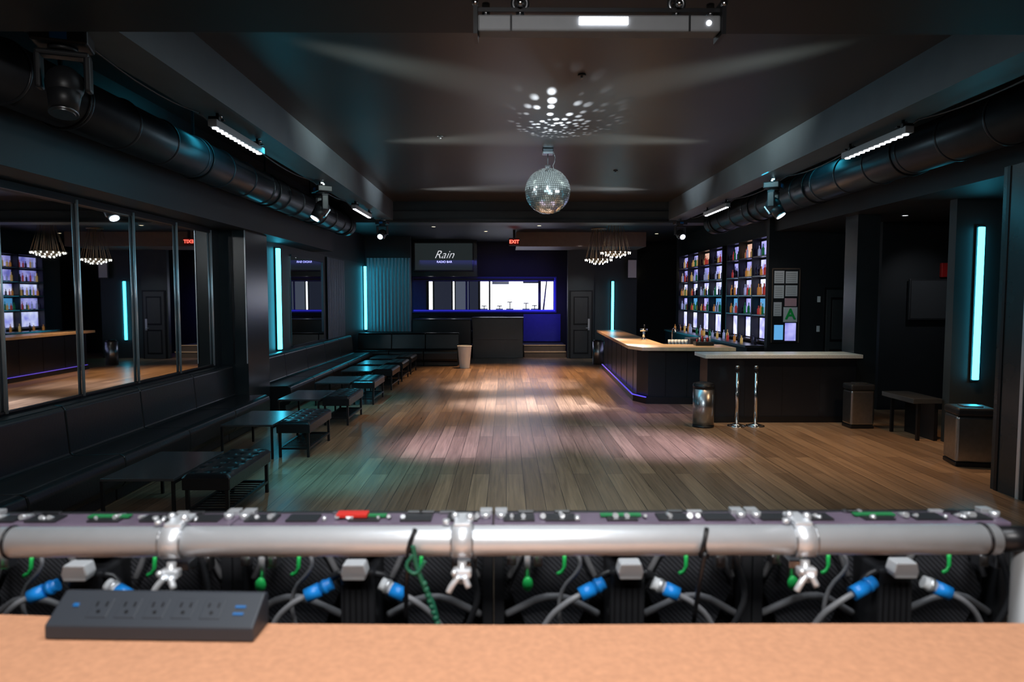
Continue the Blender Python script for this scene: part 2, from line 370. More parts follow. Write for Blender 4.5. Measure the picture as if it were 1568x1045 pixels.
# ------------------------------------------------------------------ banquettes
def banq_profile():
    return [(0, 0), (.6, 0), (.6, .12), (.66, .14), (.70, .20), (.705, .38), (.69, .44), (.64, .465), (.2, .45), (.165, .47), (.13, .90), (.10, .94), (.02, .95), (0, .93)]
def banquette(name, segs, fn):
    t = MB(name)
    for a, b in segs:
        g = .006; bm = bmesh.new(); A = []; B = []
        for d, z in banq_profile():
            A.append(bm.verts.new(fn(d, a+g, z))); B.append(bm.verts.new(fn(d, b-g, z)))
        n = len(A)
        for i in range(n): bm.faces.new((A[i], A[(i+1) % n], B[(i+1) % n], B[i]))
        bm.faces.new(A[::-1]); bm.faces.new(B); bmesh.ops.recalc_face_normals(bm, faces=bm.faces)
        bmesh.ops.bevel(bm, geom=list(bm.edges), offset=.012, segments=2, profile=.5, affect='EDGES')
        t._add(bm, 'leather')
    return t.done()
WL = XL+.065
banquette('banquette_bench', [(3.9+1.37*i, 3.9+1.37*(i+1)) for i in range(5)], lambda d, u, z: (WL+d, u, z))
banquette('banquette_bench', [(11.8+1.45*i, 11.8+1.45*(i+1)) for i in range(5)], lambda d, u, z: (WL+d, u, z))
banquette('banquette_bench', [(-4.4+1.0*i, -4.4+1.0*(i+1)) for i in range(3)], lambda d, u, z: (u, 20.4-d, z))

def ottoman(x0, x1, y0, y1):
    t = MB('tufted_ottoman'); bm = bmesh.new(); NX, NY = 22, 50; w = x1-x0; l = y1-y0
    G = []
    for j in range(NY+1):
        row = []
        for i in range(NX+1):
            u, v = i/NX, j/NY; x = x0+w*u; y = y0+l*v
            ed = min(u*w, (1-u)*w, v*l, (1-v)*l); z = .455-.035*max(0, 1-ed/.05)**2
            for bi in range(3):
                for bj in range(6):
                    dx = u*w-w*(bi+.5)/3; dy = v*l-l*(bj+.5)/6; z -= .028*math.exp(-(dx*dx+dy*dy)/.0006)
            row.append(bm.verts.new((x, y, z)))
        G.append(row)
    for j in range(NY):
        for i in range(NX):
            f = bm.faces.new((G[j][i], G[j][i+1], G[j+1][i+1], G[j+1][i])); f.smooth = True
    t._add(bm, 'leather')
    t.box(x0, x1, y0, y1, .31, .42, 'leather', .008)
    for bi in range(3):
        for bj in range(6): t.sph((x0+w*(bi+.5)/3, y0+l*(bj+.5)/6, .431), .010, 'steel', u=8, v=6)
    for a in (x0+.02, x1-.05):
        for b in (y0+.02, y1-.05): t.box(a, a+.03, b, b+.03, 0, .31, 'black')
    for a in (x0+.02, x1-.05): t.box(a, a+.03, y0+.05, y1-.05, .10, .125, 'black')
    for b in (y0+.02, y1-.05): t.box(x0+.05, x1-.05, b, b+.03, .10, .125, 'black')
    k = y0+.1
    while k < y1-.08: t.box(x0+.05, x1-.05, k, k+.02, .107, .118, 'black'); k += .08
    return t.done()
o = ottoman(-2.84, -2.42, 5.9, 6.95)
for d in (8.42, 10.55, 12.6, 14.6, 16.1, 17.6): dup(o, -.02, d-5.9)
t = MB('low_cocktail_table'); x0, x1, y0, y1 = -3.52, -2.88, 5.85, 6.9
t.box(x0, x1, y0, y1, .405, .43, 'tabletop', .004)
for a in (x0, x1-.025):
    for b in (y0, y1-.025): t.box(a, a+.025, b, b+.025, 0, .405, 'black')
    t.box(a, a+.025, y0+.025, y1-.025, .38, .405, 'black')
o = t.done()
for d in (8.35, 10.45, 12.5, 14.5, 16.0, 17.5): dup(o, 0, d-5.85)

# ------------------------------------------------------------------ bar island
t = MB('bar_counter')
t.prism([(2.55, 19.2), (2.33, 13.0), (2.5, 12.5), (4.2, 12.4), (4.2, 13.25), (3.1, 13.35), (3.2, 19.2)], 1.015, 1.08, 'barwood', .006)
t.prism([(2.75, 19.1), (2.53, 13.15), (2.68, 12.8), (4.18, 12.7), (4.18, 13.2), (3.05, 13.3), (3.1, 19.1)], .12, 1.015, 'barfront')
t.prism([(2.69, 19.1), (2.45, 13.1), (2.62, 12.7), (4.18, 12.6), (4.18, 13.2), (3.05, 13.3), (3.1, 19.1)], 0, .12, 'black')
t.prism([(2.67, 19.0), (2.43, 13.1), (2.455, 13.1), (2.695, 19.0)], .12, .135, 'purple')
t.prism([(2.43, 13.1), (2.61, 12.68), (2.63, 12.7), (2.455, 13.12)], .12, .135, 'purple')
for k in range(6):
    y = 13.6+k*.9; xx = 2.53+.037*(y-13.15); t.box(xx-.006, xx+.02, y, y+.012, .14, 1.01, 'black')
for k in range(3): t.box(3.0+.4*k, 3.006+.4*k, 12.76-.02*k, 12.79, .14, 1.01, 'black')
t.done()
def bottle(t, x, y, z, h, m, r=.036):
    t.cyl((x, y, z), (x, y, z+h*.62), r, m, seg=10); t.cyl((x, y, z+h*.62), (x, y, z+h*.74), r, m, r2=r*.35, seg=10); t.cyl((x, y, z+h*.74), (x, y, z+h), r*.35, m, seg=8)
t = MB('bar_sink_station')
t.box(3.3, 4.6, 14.0, 15.2, 0, .95, 'steel', .01).box(3.35, 4.55, 14.05, 15.15, .95, .98, 'black', .005)
t.tube([(3.6, 14.75, .97), (3.6, 14.75, 1.3), (3.6, 14.55, 1.35), (3.6, 14.45, 1.25)], .014, 'chrome', sub=2)
t.box(3.85, 4.3, 14.3, 14.7, .98, 1.14, 'steel', .02)
for i in range(6): t.cyl((3.4+.07*i, 14.15, .98), (3.4+.07*i, 14.15, 1.12), .025, 'whitep', r2=.032, seg=10)
t.done()
t = MB('bar_caddy'); t.box(3.6, 3.95, 12.9, 13.1, 1.08, 1.15, 'blackp', .01)
for i in range(6): t.cyl((3.65+i*.05, 13.0, 1.15), (3.65+i*.05, 13.0, 1.2+.03*(i % 3)), .016, 'whitep' if i % 2 else 'redp', seg=10)
t.done()
t = MB('beer_tap_tower'); t.cyl((2.95, 14.6, 1.08), (2.95, 14.6, 1.12), .05, 'chrome'); t.cyl((2.95, 14.6, 1.12), (2.95, 14.6, 1.3), .025, 'chrome'); t.cyl((2.87, 14.6, 1.3), (3.03, 14.6, 1.3), .03, 'chrome'); t.cyl((2.95, 14.54, 1.3), (2.95, 14.54, 1.42), .012, 'black'); t.done()
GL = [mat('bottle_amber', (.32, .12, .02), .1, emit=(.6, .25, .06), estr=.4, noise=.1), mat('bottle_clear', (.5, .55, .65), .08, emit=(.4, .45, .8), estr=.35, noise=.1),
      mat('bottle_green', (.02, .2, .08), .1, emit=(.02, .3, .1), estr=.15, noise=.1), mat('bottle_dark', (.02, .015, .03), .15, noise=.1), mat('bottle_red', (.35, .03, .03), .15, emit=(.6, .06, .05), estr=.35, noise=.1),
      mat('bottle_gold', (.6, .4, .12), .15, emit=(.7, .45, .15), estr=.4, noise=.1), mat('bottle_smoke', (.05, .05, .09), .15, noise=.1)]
t = MB('host_counter')
t.box(3.12, 5.6, 10.62, 11.25, 1.04, 1.10, 'counter', .006).box(3.2, 5.58, 10.78, 11.2, .0, 1.04, 'barfront', .003)
t.box(3.2, 5.58, 10.765, 10.78, .0, .1, 'black')
for k in range(1, 4): t.box(3.2+.6*k, 3.205+.6*k, 10.777, 10.781, .1, 1.04, 'black')
t.done()
for x in (3.57, 3.86):
    t = MB('chrome_stanchion'); t.cyl((x, 10.45, 0), (x, 10.45, .015), .14, 'chrome', seg=32); t.cyl((x, 10.45, .015), (x, 10.45, .05), .13, 'chrome', r2=.03, seg=32)
    t.cyl((x, 10.45, .04), (x, 10.45, .86), .026, 'chrome'); t.cyl((x, 10.45, .86), (x, 10.45, .92), .036, 'black'); t.sph((x, 10.45, .93), (.033, .033, .02), 'chrome'); t.done()
t = MB('round_trash_bin'); t.cyl((3.05, 10.45, .0), (3.05, 10.45, .03), .165, 'black', seg=36); t.cyl((3.05, 10.45, .03), (3.05, 10.45, .60), .16, 'steel', seg=36)
t.cyl((3.05, 10.45, .60), (3.05, 10.45, .66), .163, 'black', seg=36); t.ring((3.05, 10.45, .66), .14, .02, 'black'); t.sph((3.05, 10.45, .66), (.14, .14, .04), 'blackp'); t.done()
def bin_box(x, y, w, d, h):
    t = MB('square_trash_bin'); t.box(x-w/2, x+w/2, y-d/2, y+d/2, 0, .05, 'black', .01); t.box(x-w/2, x+w/2, y-d/2, y+d/2, .05, h-.1, 'steel', .03, seg=3)
    t.box(x-w/2-.006, x+w/2+.006, y-d/2-.006, y+d/2+.006, h-.1, h, 'blackp', .03, seg=3); t.box(x-w/4, x+w/4, y-d/4, y+d/4, h-.005, h+.012, 'steel', .004); return t.done()
bin_box(5.42, 10.38, .36, .28, .68); b = bin_box(5.55, 8.05, .42, .36, .70); b.rotation_euler.z = math.radians(-12)
t = MB('round_trash_bin'); t.cyl((2.75, 20.3, 0), (2.75, 20.3, .68), .17, 'steel', seg=30); t.cyl((2.75, 20.3, .68), (2.75, 20.3, .74), .17, 'black', r2=.12, seg=30); t.done()
t = MB('waste_basket'); t.cyl((-1.18, 19.3, 0), (-1.18, 19.3, .62), .14, 'whitep', r2=.2, seg=28, caps=False); t.cyl((-1.18, 19.3, 0), (-1.18, 19.3, .02), .14, 'whitep', seg=28); t.ring((-1.18, 19.3, .62), .2, .012, 'whitep'); t.cyl((-1.18, 19.3, .54), (-1.18, 19.3, .55), .185, 'black'); t.done()
t = MB('wall_bench'); t.box(5.62, 6.02, 9.3, 10.1, .53, .6, 'tabletop', .006); t.box(5.95, 6.0, 9.35, 10.05, 0, .53, 'black'); t.box(5.72, 5.76, 10.0, 10.04, 0, .53, 'black').box(5.72, 5.76, 9.36, 9.4, 0, .53, 'black'); t.done()

# ------------------------------------------------------------------ back-bar shelving
t = MB('back_bar_shelving'); bt = MB('liquor_bottles')
for (y0, y1, cols) in ((14.15, 16.75, 3), (17.1, 21.4, 4)):
    t.box(5.58, 5.6, y0, y1, 1.04, 3.28, 'black')
    cw = (y1-y0)/cols; rows = [1.06, 1.6, 2.02, 2.44, 2.86, 3.26]
    for c in range(cols):
        for r in range(5):
            mname = 'lavender2' if r in (0, 2) or (r == 3 and c == 0) else ('cyanbk' if (r == 1 and c % 2 == 0) else ('peach' if (r == 4 and c == 1) else 'lavender'))
            t.box(5.565, 5.58, y0+cw*c+.09, y0+cw*(c+1)-.09, rows[r]+.05, rows[r+1]-.05, mname)
            if r > 0:
                y = y0+cw*c+.14
                while y < y0+cw*(c+1)-.12:
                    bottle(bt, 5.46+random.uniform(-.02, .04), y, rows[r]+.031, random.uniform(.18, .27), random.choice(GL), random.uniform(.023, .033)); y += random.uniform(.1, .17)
        t.box(5.40, 5.58, y0+cw*c-.03, y0+cw*c+.03, 1.04, 3.28, 'black')
    t.box(5.40, 5.58, y1-.03, y1+.03, 1.04, 3.28, 'black')
    for z in rows: t.box(5.40, 5.58, y0, y1, z, z+.025, 'steel' if z > 1.1 and z < 3.2 else 'black')
t.box(5.0, 5.58, 14.1, 21.4, 0, .95, 'barfront'); t.box(4.96, 5.58, 14.1, 21.4, .95, 1.0, 'steel', .004)
t.done(); bt.done()
bt = MB('liquor_bottles')
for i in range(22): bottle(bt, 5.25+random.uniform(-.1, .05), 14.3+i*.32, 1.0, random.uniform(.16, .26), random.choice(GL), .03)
bt.done()

t = MB('notice_board'); t.box(5.36, 5.92, 13.755, 13.795, 1.08, 2.58, 'blackp', .005)
t.box(5.355, 5.925, 13.75, 13.756, 2.56, 2.585, 'tan').box(5.355, 5.375, 13.75, 13.756, 1.08, 2.58, 'tan').box(5.905, 5.925, 13.75, 13.756, 1.08, 2.58, 'tan')
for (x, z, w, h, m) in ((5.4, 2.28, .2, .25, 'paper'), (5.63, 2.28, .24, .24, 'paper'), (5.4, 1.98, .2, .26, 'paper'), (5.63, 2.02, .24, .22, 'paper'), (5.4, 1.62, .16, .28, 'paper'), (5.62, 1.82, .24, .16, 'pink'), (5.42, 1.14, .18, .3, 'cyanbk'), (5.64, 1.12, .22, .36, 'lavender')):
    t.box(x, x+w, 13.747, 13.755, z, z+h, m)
    if m == 'paper':
        for k in range(5): t.box(x+.02, x+w-.03, 13.7465, 13.747, z+.03+k*h/6, z+.036+k*h/6, 'greyc')
t.box(5.6, 5.88, 13.745, 13.755, 1.5, 1.8, 'whitep')
nb = t.done()
def text(s, loc, size, m, parent, shear=0, bold=0):
    c = bpy.data.curves.new('lettering', 'FONT'); c.body = s; c.size = size; c.align_x = 'CENTER'; c.align_y = 'CENTER'; c.extrude = .002; c.shear = shear; c.offset = bold
    c.materials.append(M[m]); o = bpy.data.objects.new('lettering', c); scn.collection.objects.link(o); o.location = Vector(loc)-parent.location
    o.rotation_euler = (math.pi/2, 0, 0); o.parent = parent; return o
text('A', (5.74, 13.74, 1.65), .3, 'green', nb, bold=.008)

def door(name, x0, x1, y, h):
    t = MB(name); t.box(x0-.05, x1+.05, y-.035, y-.004, 0, h+.05, 'black', .004).box(x0, x1, y-.055, y-.035, .01, h, 'door', .004)
    w = x1-x0
    for (z0, z1) in ((.15, .95), (1.1, h-.15)):
        t.box(x0+.1*w+.02, x1-.1*w-.02, y-.062, y-.055, z0, z1, 'black', .003); t.box(x0+.16*w+.02, x1-.16*w-.02, y-.068, y-.062, z0+.05, z1-.05, 'door', .003)
    t.cyl((x1-.08, y-.1, 1.0), (x1-.08, y-.055, 1.0), .02, 'post'); t.cyl((x1-.08, y-.1, 1.0), (x1-.18, y-.1, 1.0), .012, 'post'); t.box(x1-.11, x1-.05, y-.07, y-.055, .93, 1.3, 'post'); return t.done()
door('door_1', 2.1, 2.77, 22.25, 2.18); door('door_2', 6.47, 7.04, 13.8, 2.15)
MB('wall_switch_plate').box(6.3, 6.36, 13.78, 13.799, 1.9, 2.02, 'whitep', .003).box(6.3, 6.36, 13.78, 13.799, 1.3, 1.42, 'whitep', .003).done()

t = MB('wall_television'); t.box(-3.15, -1.1, 23.38, 23.46, 2.88, 3.88, 'blackp', .01).box(-3.1, -1.15, 23.375, 23.38, 2.93, 3.83, 'screen2').box(-2.4, -1.9, 23.46, 23.5, 3.2, 3.6, 'black'); tv = t.done()
text('Rain', (-2.12, 23.37, 3.44), .38, 'logo', tv, shear=.45, bold=-.004); text('RADIO BAR', (-2.1, 23.37, 3.2), .10, 'logo', tv)
t = MB('wall_television'); t.box(7.05, 8.05, 11.9, 11.96, 1.6, 2.32, 'blackp', .01).box(7.08, 8.02, 11.895, 11.9, 1.63, 2.29, 'screen').box(7.4, 7.7, 11.96, 12.0, 1.8, 2.1, 'black'); t.done()
t = MB('wall_television'); t.box(3.95, 4.28, 22.35, 22.4, 2.6, 3.25, 'blackp', .01).box(3.98, 4.25, 22.345, 22.35, 2.64, 3.21, 'paper').box(4.0, 4.2, 22.4, 22.5, 2.8, 3.0, 'black'); t.done()
t = MB('exit_sign'); t.box(.08, .39, 20.0, 20.05, 3.5, 3.72, 'blackp', .01).box(.2, .27, 20.01, 20.04, 3.72, 3.95, 'black').box(.10, .37, 19.995, 20.0, 3.52, 3.70, 'redd'); e = t.done()
text('EXIT', (.235, 19.99, 3.61), .14, 'redsign', e, bold=.003)
MB('exit_sign').box(7.62, 7.95, 11.93, 11.995, 2.35, 2.6, 'redd', .01).done()

# back wall mirror; reflected windows painted in as glowing panes
t = MB('mirror_painted_reflection'); x0, x1, z0, z1, y = -3.3, 1.75, 1.5, 2.68, 24.42
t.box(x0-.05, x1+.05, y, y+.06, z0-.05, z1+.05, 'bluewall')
for (a, b, m) in ((-3.25, -2.85, 'bluewall'), (-2.75, -2.62, 'mirrorglow'), (-2.56, -1.95, 'glassd'), (-1.9, -1.84, 'mirrorglow'), (-1.8, -1.45, 'glassm'), (-1.38, -1.34, 'glassm'), (-1.3, -1.0, 'glassd'), (-.92, -.62, 'mirrorglow'), (-.56, 1.14, 'mirrorglow'), (1.24, 1.68, 'mirrorglow')):
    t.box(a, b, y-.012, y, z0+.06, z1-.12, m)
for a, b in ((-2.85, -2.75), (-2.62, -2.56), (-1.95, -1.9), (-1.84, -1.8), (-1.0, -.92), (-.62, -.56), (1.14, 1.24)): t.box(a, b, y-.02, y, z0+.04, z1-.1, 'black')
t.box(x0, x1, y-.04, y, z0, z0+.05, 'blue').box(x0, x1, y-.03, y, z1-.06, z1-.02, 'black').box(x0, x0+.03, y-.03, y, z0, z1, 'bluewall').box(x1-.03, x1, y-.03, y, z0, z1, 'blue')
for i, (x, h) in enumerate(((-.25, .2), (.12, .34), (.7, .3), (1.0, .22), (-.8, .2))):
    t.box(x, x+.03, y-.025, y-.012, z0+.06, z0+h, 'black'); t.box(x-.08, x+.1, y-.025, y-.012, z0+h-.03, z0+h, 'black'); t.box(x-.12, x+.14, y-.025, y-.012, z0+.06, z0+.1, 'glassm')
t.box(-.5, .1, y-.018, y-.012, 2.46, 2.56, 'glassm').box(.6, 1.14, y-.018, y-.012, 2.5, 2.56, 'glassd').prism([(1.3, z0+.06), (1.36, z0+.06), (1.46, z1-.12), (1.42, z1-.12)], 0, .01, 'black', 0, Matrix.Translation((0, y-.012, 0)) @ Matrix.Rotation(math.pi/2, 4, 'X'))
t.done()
MB('raised_platform').box(-3.2, 2.0, 22.96, 24.49, 0, .39, 'stage').done()
t = MB('platform_step'); t.box(.6, 2.0, 22.62, 22.95, 0, .20, 'tan', .005).box(.6, 2.0, 22.6, 22.64, .17, .205, 'barwood').box(.6, 2.0, 22.93, 22.955, .2, .395, 'tan').box(.6, 2.0, 22.91, 22.955, .37, .4, 'barwood').done()
MB('blue_wall_panel').box(.62, 1.95, 24.44, 24.5, .42, 1.4, 'bluewall').done()
t = MB('half_wall_partition'); t.box(-1.1, .55, 22.35, 22.9, 0, 1.3, 'wallg', .005).box(-1.13, .58, 22.33, 22.92, 1.3, 1.34, 'black', .004).box(-1.1, .55, 22.345, 22.35, .6, .62, 'black'); t.done()
t = MB('half_wall_partition'); t.box(-3.04, -1.15, 22.12, 22.9, 0, 1.25, 'wallg', .005).box(-3.04, -1.16, 22.1, 22.92, 1.25, 1.29, 'black', .004); t.done()
banquette('banquette_bench', [(-3.1+1.0*i, -3.1+1.0*(i+1)) for i in range(3)], lambda d, u, z: (u, 24.40-d, z+.391))

def chand(x, y, zt, zr, R):
    t = MB('ring_chandelier'); t.cyl((x, y, zt-.03), (x, y, zt), .22, 'brass', seg=30)
    for k, (rr, dz) in enumerate(((R, 0), (R*.68, -.05), (R*.36, -.10))):
        t.ring((x, y, zr+dz), rr, .014, 'brass', seg=30)
        n = (18, 12, 7)[k]
        for i in range(n):
            a = 2*math.pi*i/n+k*.2; px, py = x+rr*math.cos(a), y+rr*math.sin(a)
            t.cyl((px, py, zr+dz-.005), (px, py, zr+dz-.05), .014, 'crystal', r2=.006, seg=8)
            if i % 2 == 0: t.cyl((x+.45*rr*math.cos(a), y+.45*rr*math.sin(a), zt-.03), (px, py, zr+dz), .006, 'brass', seg=5)
    return t.done()
chand(2.84, 17.8, 3.95, 3.17, .38); chand(2.63, 19.5, 3.95, 3.08, .38)

t = MB('wall_sconce'); t.box(4.5, 4.62, 24.4, 24.5, 2.7, 2.95, 'black', .01); t.sph((4.56, 24.36, 2.85), .07, 'warm'); t.done()
for x, y in ((-2.0, 19), (.9, 18.7), (-.6, 20.3), (4.6, 21)):
    MB('recessed_downlight').cyl((x, y, 3.94), (x, y, 3.949), .05, 'warm').ring((x, y, 3.945), .06, .008, 'steel').done()
for x, y in ((6.6, 8.6), (6.4, 11.0)):
    MB('recessed_downlight').cyl((x, y, 3.31), (x, y, 3.319), .05, 'white').ring((x, y, 3.312), .055, .008, 'steel').done()
for x, y in ((.75, 6.9), (.1, 5.8), (-.9, 9.5), (1.9, 12.0)):
    MB('sprinkler_head').cyl((x, y, 4.185), (x, y, 4.199), .04, 'blackp').cyl((x, y, 4.16), (x, y, 4.186), .012, 'steel').done()

# ------------------------------------------------------------------ DJ stage, desk, truss, LED panels
MB('stage_platform').box(-1.9, 1.9, -2.4, 1.18, 0, .45, 'stage', .005).done()
t = MB('dj_desk')
pts = [(-1.25, .45), (.90, .45), (.90, .98)] + [(.90-.07*(1-math.cos(a)), .985+.07*math.sin(a)) for a in [math.pi/8*k for k in range(1, 5)]] + [(.4, 1.057), (0, 1.056), (-.36, 1.063), (-.84, 1.10), (-1.25, 1.125)]
t.prism(pts, 1.455, 1.48, 'desk', .003)
t.box(-1.2, .84, .98, 1.0, 1.0, 1.455, 'deskedge'); t.box(-1.2, -1.16, .5, .98, .45, 1.455, 'deskedge'); t.box(.8, .84, .5, .98, .45, 1.455, 'deskedge')
t.done()
t = MB('power_strip')
X = Matrix.Translation((-.54, 1.035, 1.481)) @ Matrix.Rotation(math.radians(-2), 4, 'Z')
prof = [(-.03, 0), (.035, 0), (.035, .05), (.022, .055), (-.03, .022)]
bm = bmesh.new(); A = [bm.verts.new((-.16, p[0], p[1])) for p in prof]; B = [bm.verts.new((.16, p[0], p[1])) for p in prof]
for i in range(5): bm.faces.new((A[i], A[(i+1) % 5], B[(i+1) % 5], B[i]))
bm.faces.new(A[::-1]); bm.faces.new(B); bmesh.ops.recalc_face_normals(bm, faces=bm.faces); bmesh.ops.bevel(bm, geom=list(bm.edges), offset=.003, segments=2, profile=.5, affect='EDGES')
strip = mat('grey_blue_plastic', (.028, .034, .045), .5, noise=.1)
t._add(bm, strip, X)
ang = math.atan2(.033, .052); F = X @ Matrix.Translation((0, -.004, .0385)) @ Matrix.Rotation(ang, 4, 'X')
for i in range(5):
    cx = -.088+.044*i
    t.box(cx-.016, cx+.016, -.017, .017, -.001, .0012, strip, .001, F)
    t.box(cx-.009, cx-.006, .002, .010, .001, .0016, 'black', 0, F); t.box(cx+.006, cx+.009, .002, .010, .001, .0016, 'black', 0, F); t.cyl((cx, -.007, .001), (cx, -.007, .0016), .003, 'black', X=F, seg=10)
t.box(-.133, -.124, .001, .007, 0, .002, 'blued', .0005, F); t.box(.122, .138, .002, .006, 0, .0015, 'blued', 0, F); t.box(.122, .138, -.010, -.006, 0, .0015, 'blued', 0, F)
t.done()

t = MB('truss_pipe'); ty, tz = 1.15, 1.582
t.cyl((-.865, ty, tz), (.845, ty, tz), .0255, 'alu', seg=40)
for a, b in ((-.91, -.865), (.845, .92)): t.cyl((a, ty, tz), (b, ty, tz), .022, 'black', seg=30)
for x in (-.845, .825): t.ring((x, ty, tz), .0255, .003, 'black', ax='X')
for x in (-.567, -.075, .51):
    t.cyl((x-.017, ty, tz), (x+.017, ty, tz), .0285, 'alu', seg=30)
    t.cyl((x-.019, ty, tz), (x-.017, ty, tz), .029, 'steel', seg=30); t.cyl((x+.017, ty, tz), (x+.019, ty, tz), .029, 'steel', seg=30)
    t.box(x-.015, x+.015, ty-.01, ty+.05, tz+.026, tz+.034, 'alu', .003); t.cyl((x-.028, ty, tz+.030), (x-.028, ty, tz+.037), .006, 'post')
    t.sph((x+.012, ty+.01, tz+.037), .008, 'post'); t.sph((x-.014, ty+.02, tz+.037), .007, 'post')
    t.cyl((x, ty-.015, tz-.03), (x, ty-.02, tz-.066), .0075, 'alu'); t.box(x-.016, x+.016, ty-.03, ty-.01, tz-.056, tz-.04, 'alu', .004)
    t.tube([(x-.004, ty-.03, tz-.05), (x-.016, ty-.035, tz-.064), (x-.022, ty-.035, tz-.076)], .0055, 'alu'); t.tube([(x+.004, ty-.03, tz-.05), (x+.012, ty-.035, tz-.068)], .0055, 'alu')
    t.sph((x-.012, ty-.032, tz-.044), .006, 'post')
    t.box(x-.012, x+.012, ty+.02, ty+.06, tz-.06, tz-.045, 'steel', .002)
for x in (-.90, .90): t.cyl((x, ty, .45), (x, ty, tz), .02, 'greyalu')
for x in (-.16, .335):
    for k in (-1, 1): t.tube([(x-.03*k*.2, ty-.02, tz-.022), (x-.004, ty-.031, tz), (x+.006, ty-.015, tz+.026)], .004, 'black')
    t.tube([(x, ty-.03, tz-.01), (x-.008, ty-.03, tz-.05), (x-.012, ty-.01, tz-.14)], .004, 'black')
t.done()
t = MB('green_tie_line')
t.tube([(-.155, ty-.037, tz+.005), (-.15, ty-.038, tz-.03), (-.135, ty-.037, tz-.07), (-.12, ty-.034, tz-.10), (-.112, ty-.03, tz-.16)], .004, 'greenc', sub=2)
t.tube([(-.155, ty-.038, tz-.01), (-.17, ty-.04, tz-.03), (-.15, ty-.042, tz-.045), (-.135, ty-.04, tz-.02)], .003, 'greenc', sub=2)
for k in range(8): t.sph((-.137+.003*k, ty-.037+.0005*k, tz-.06-.01*k), .0055, 'greenc', u=8, v=6)
t.done()

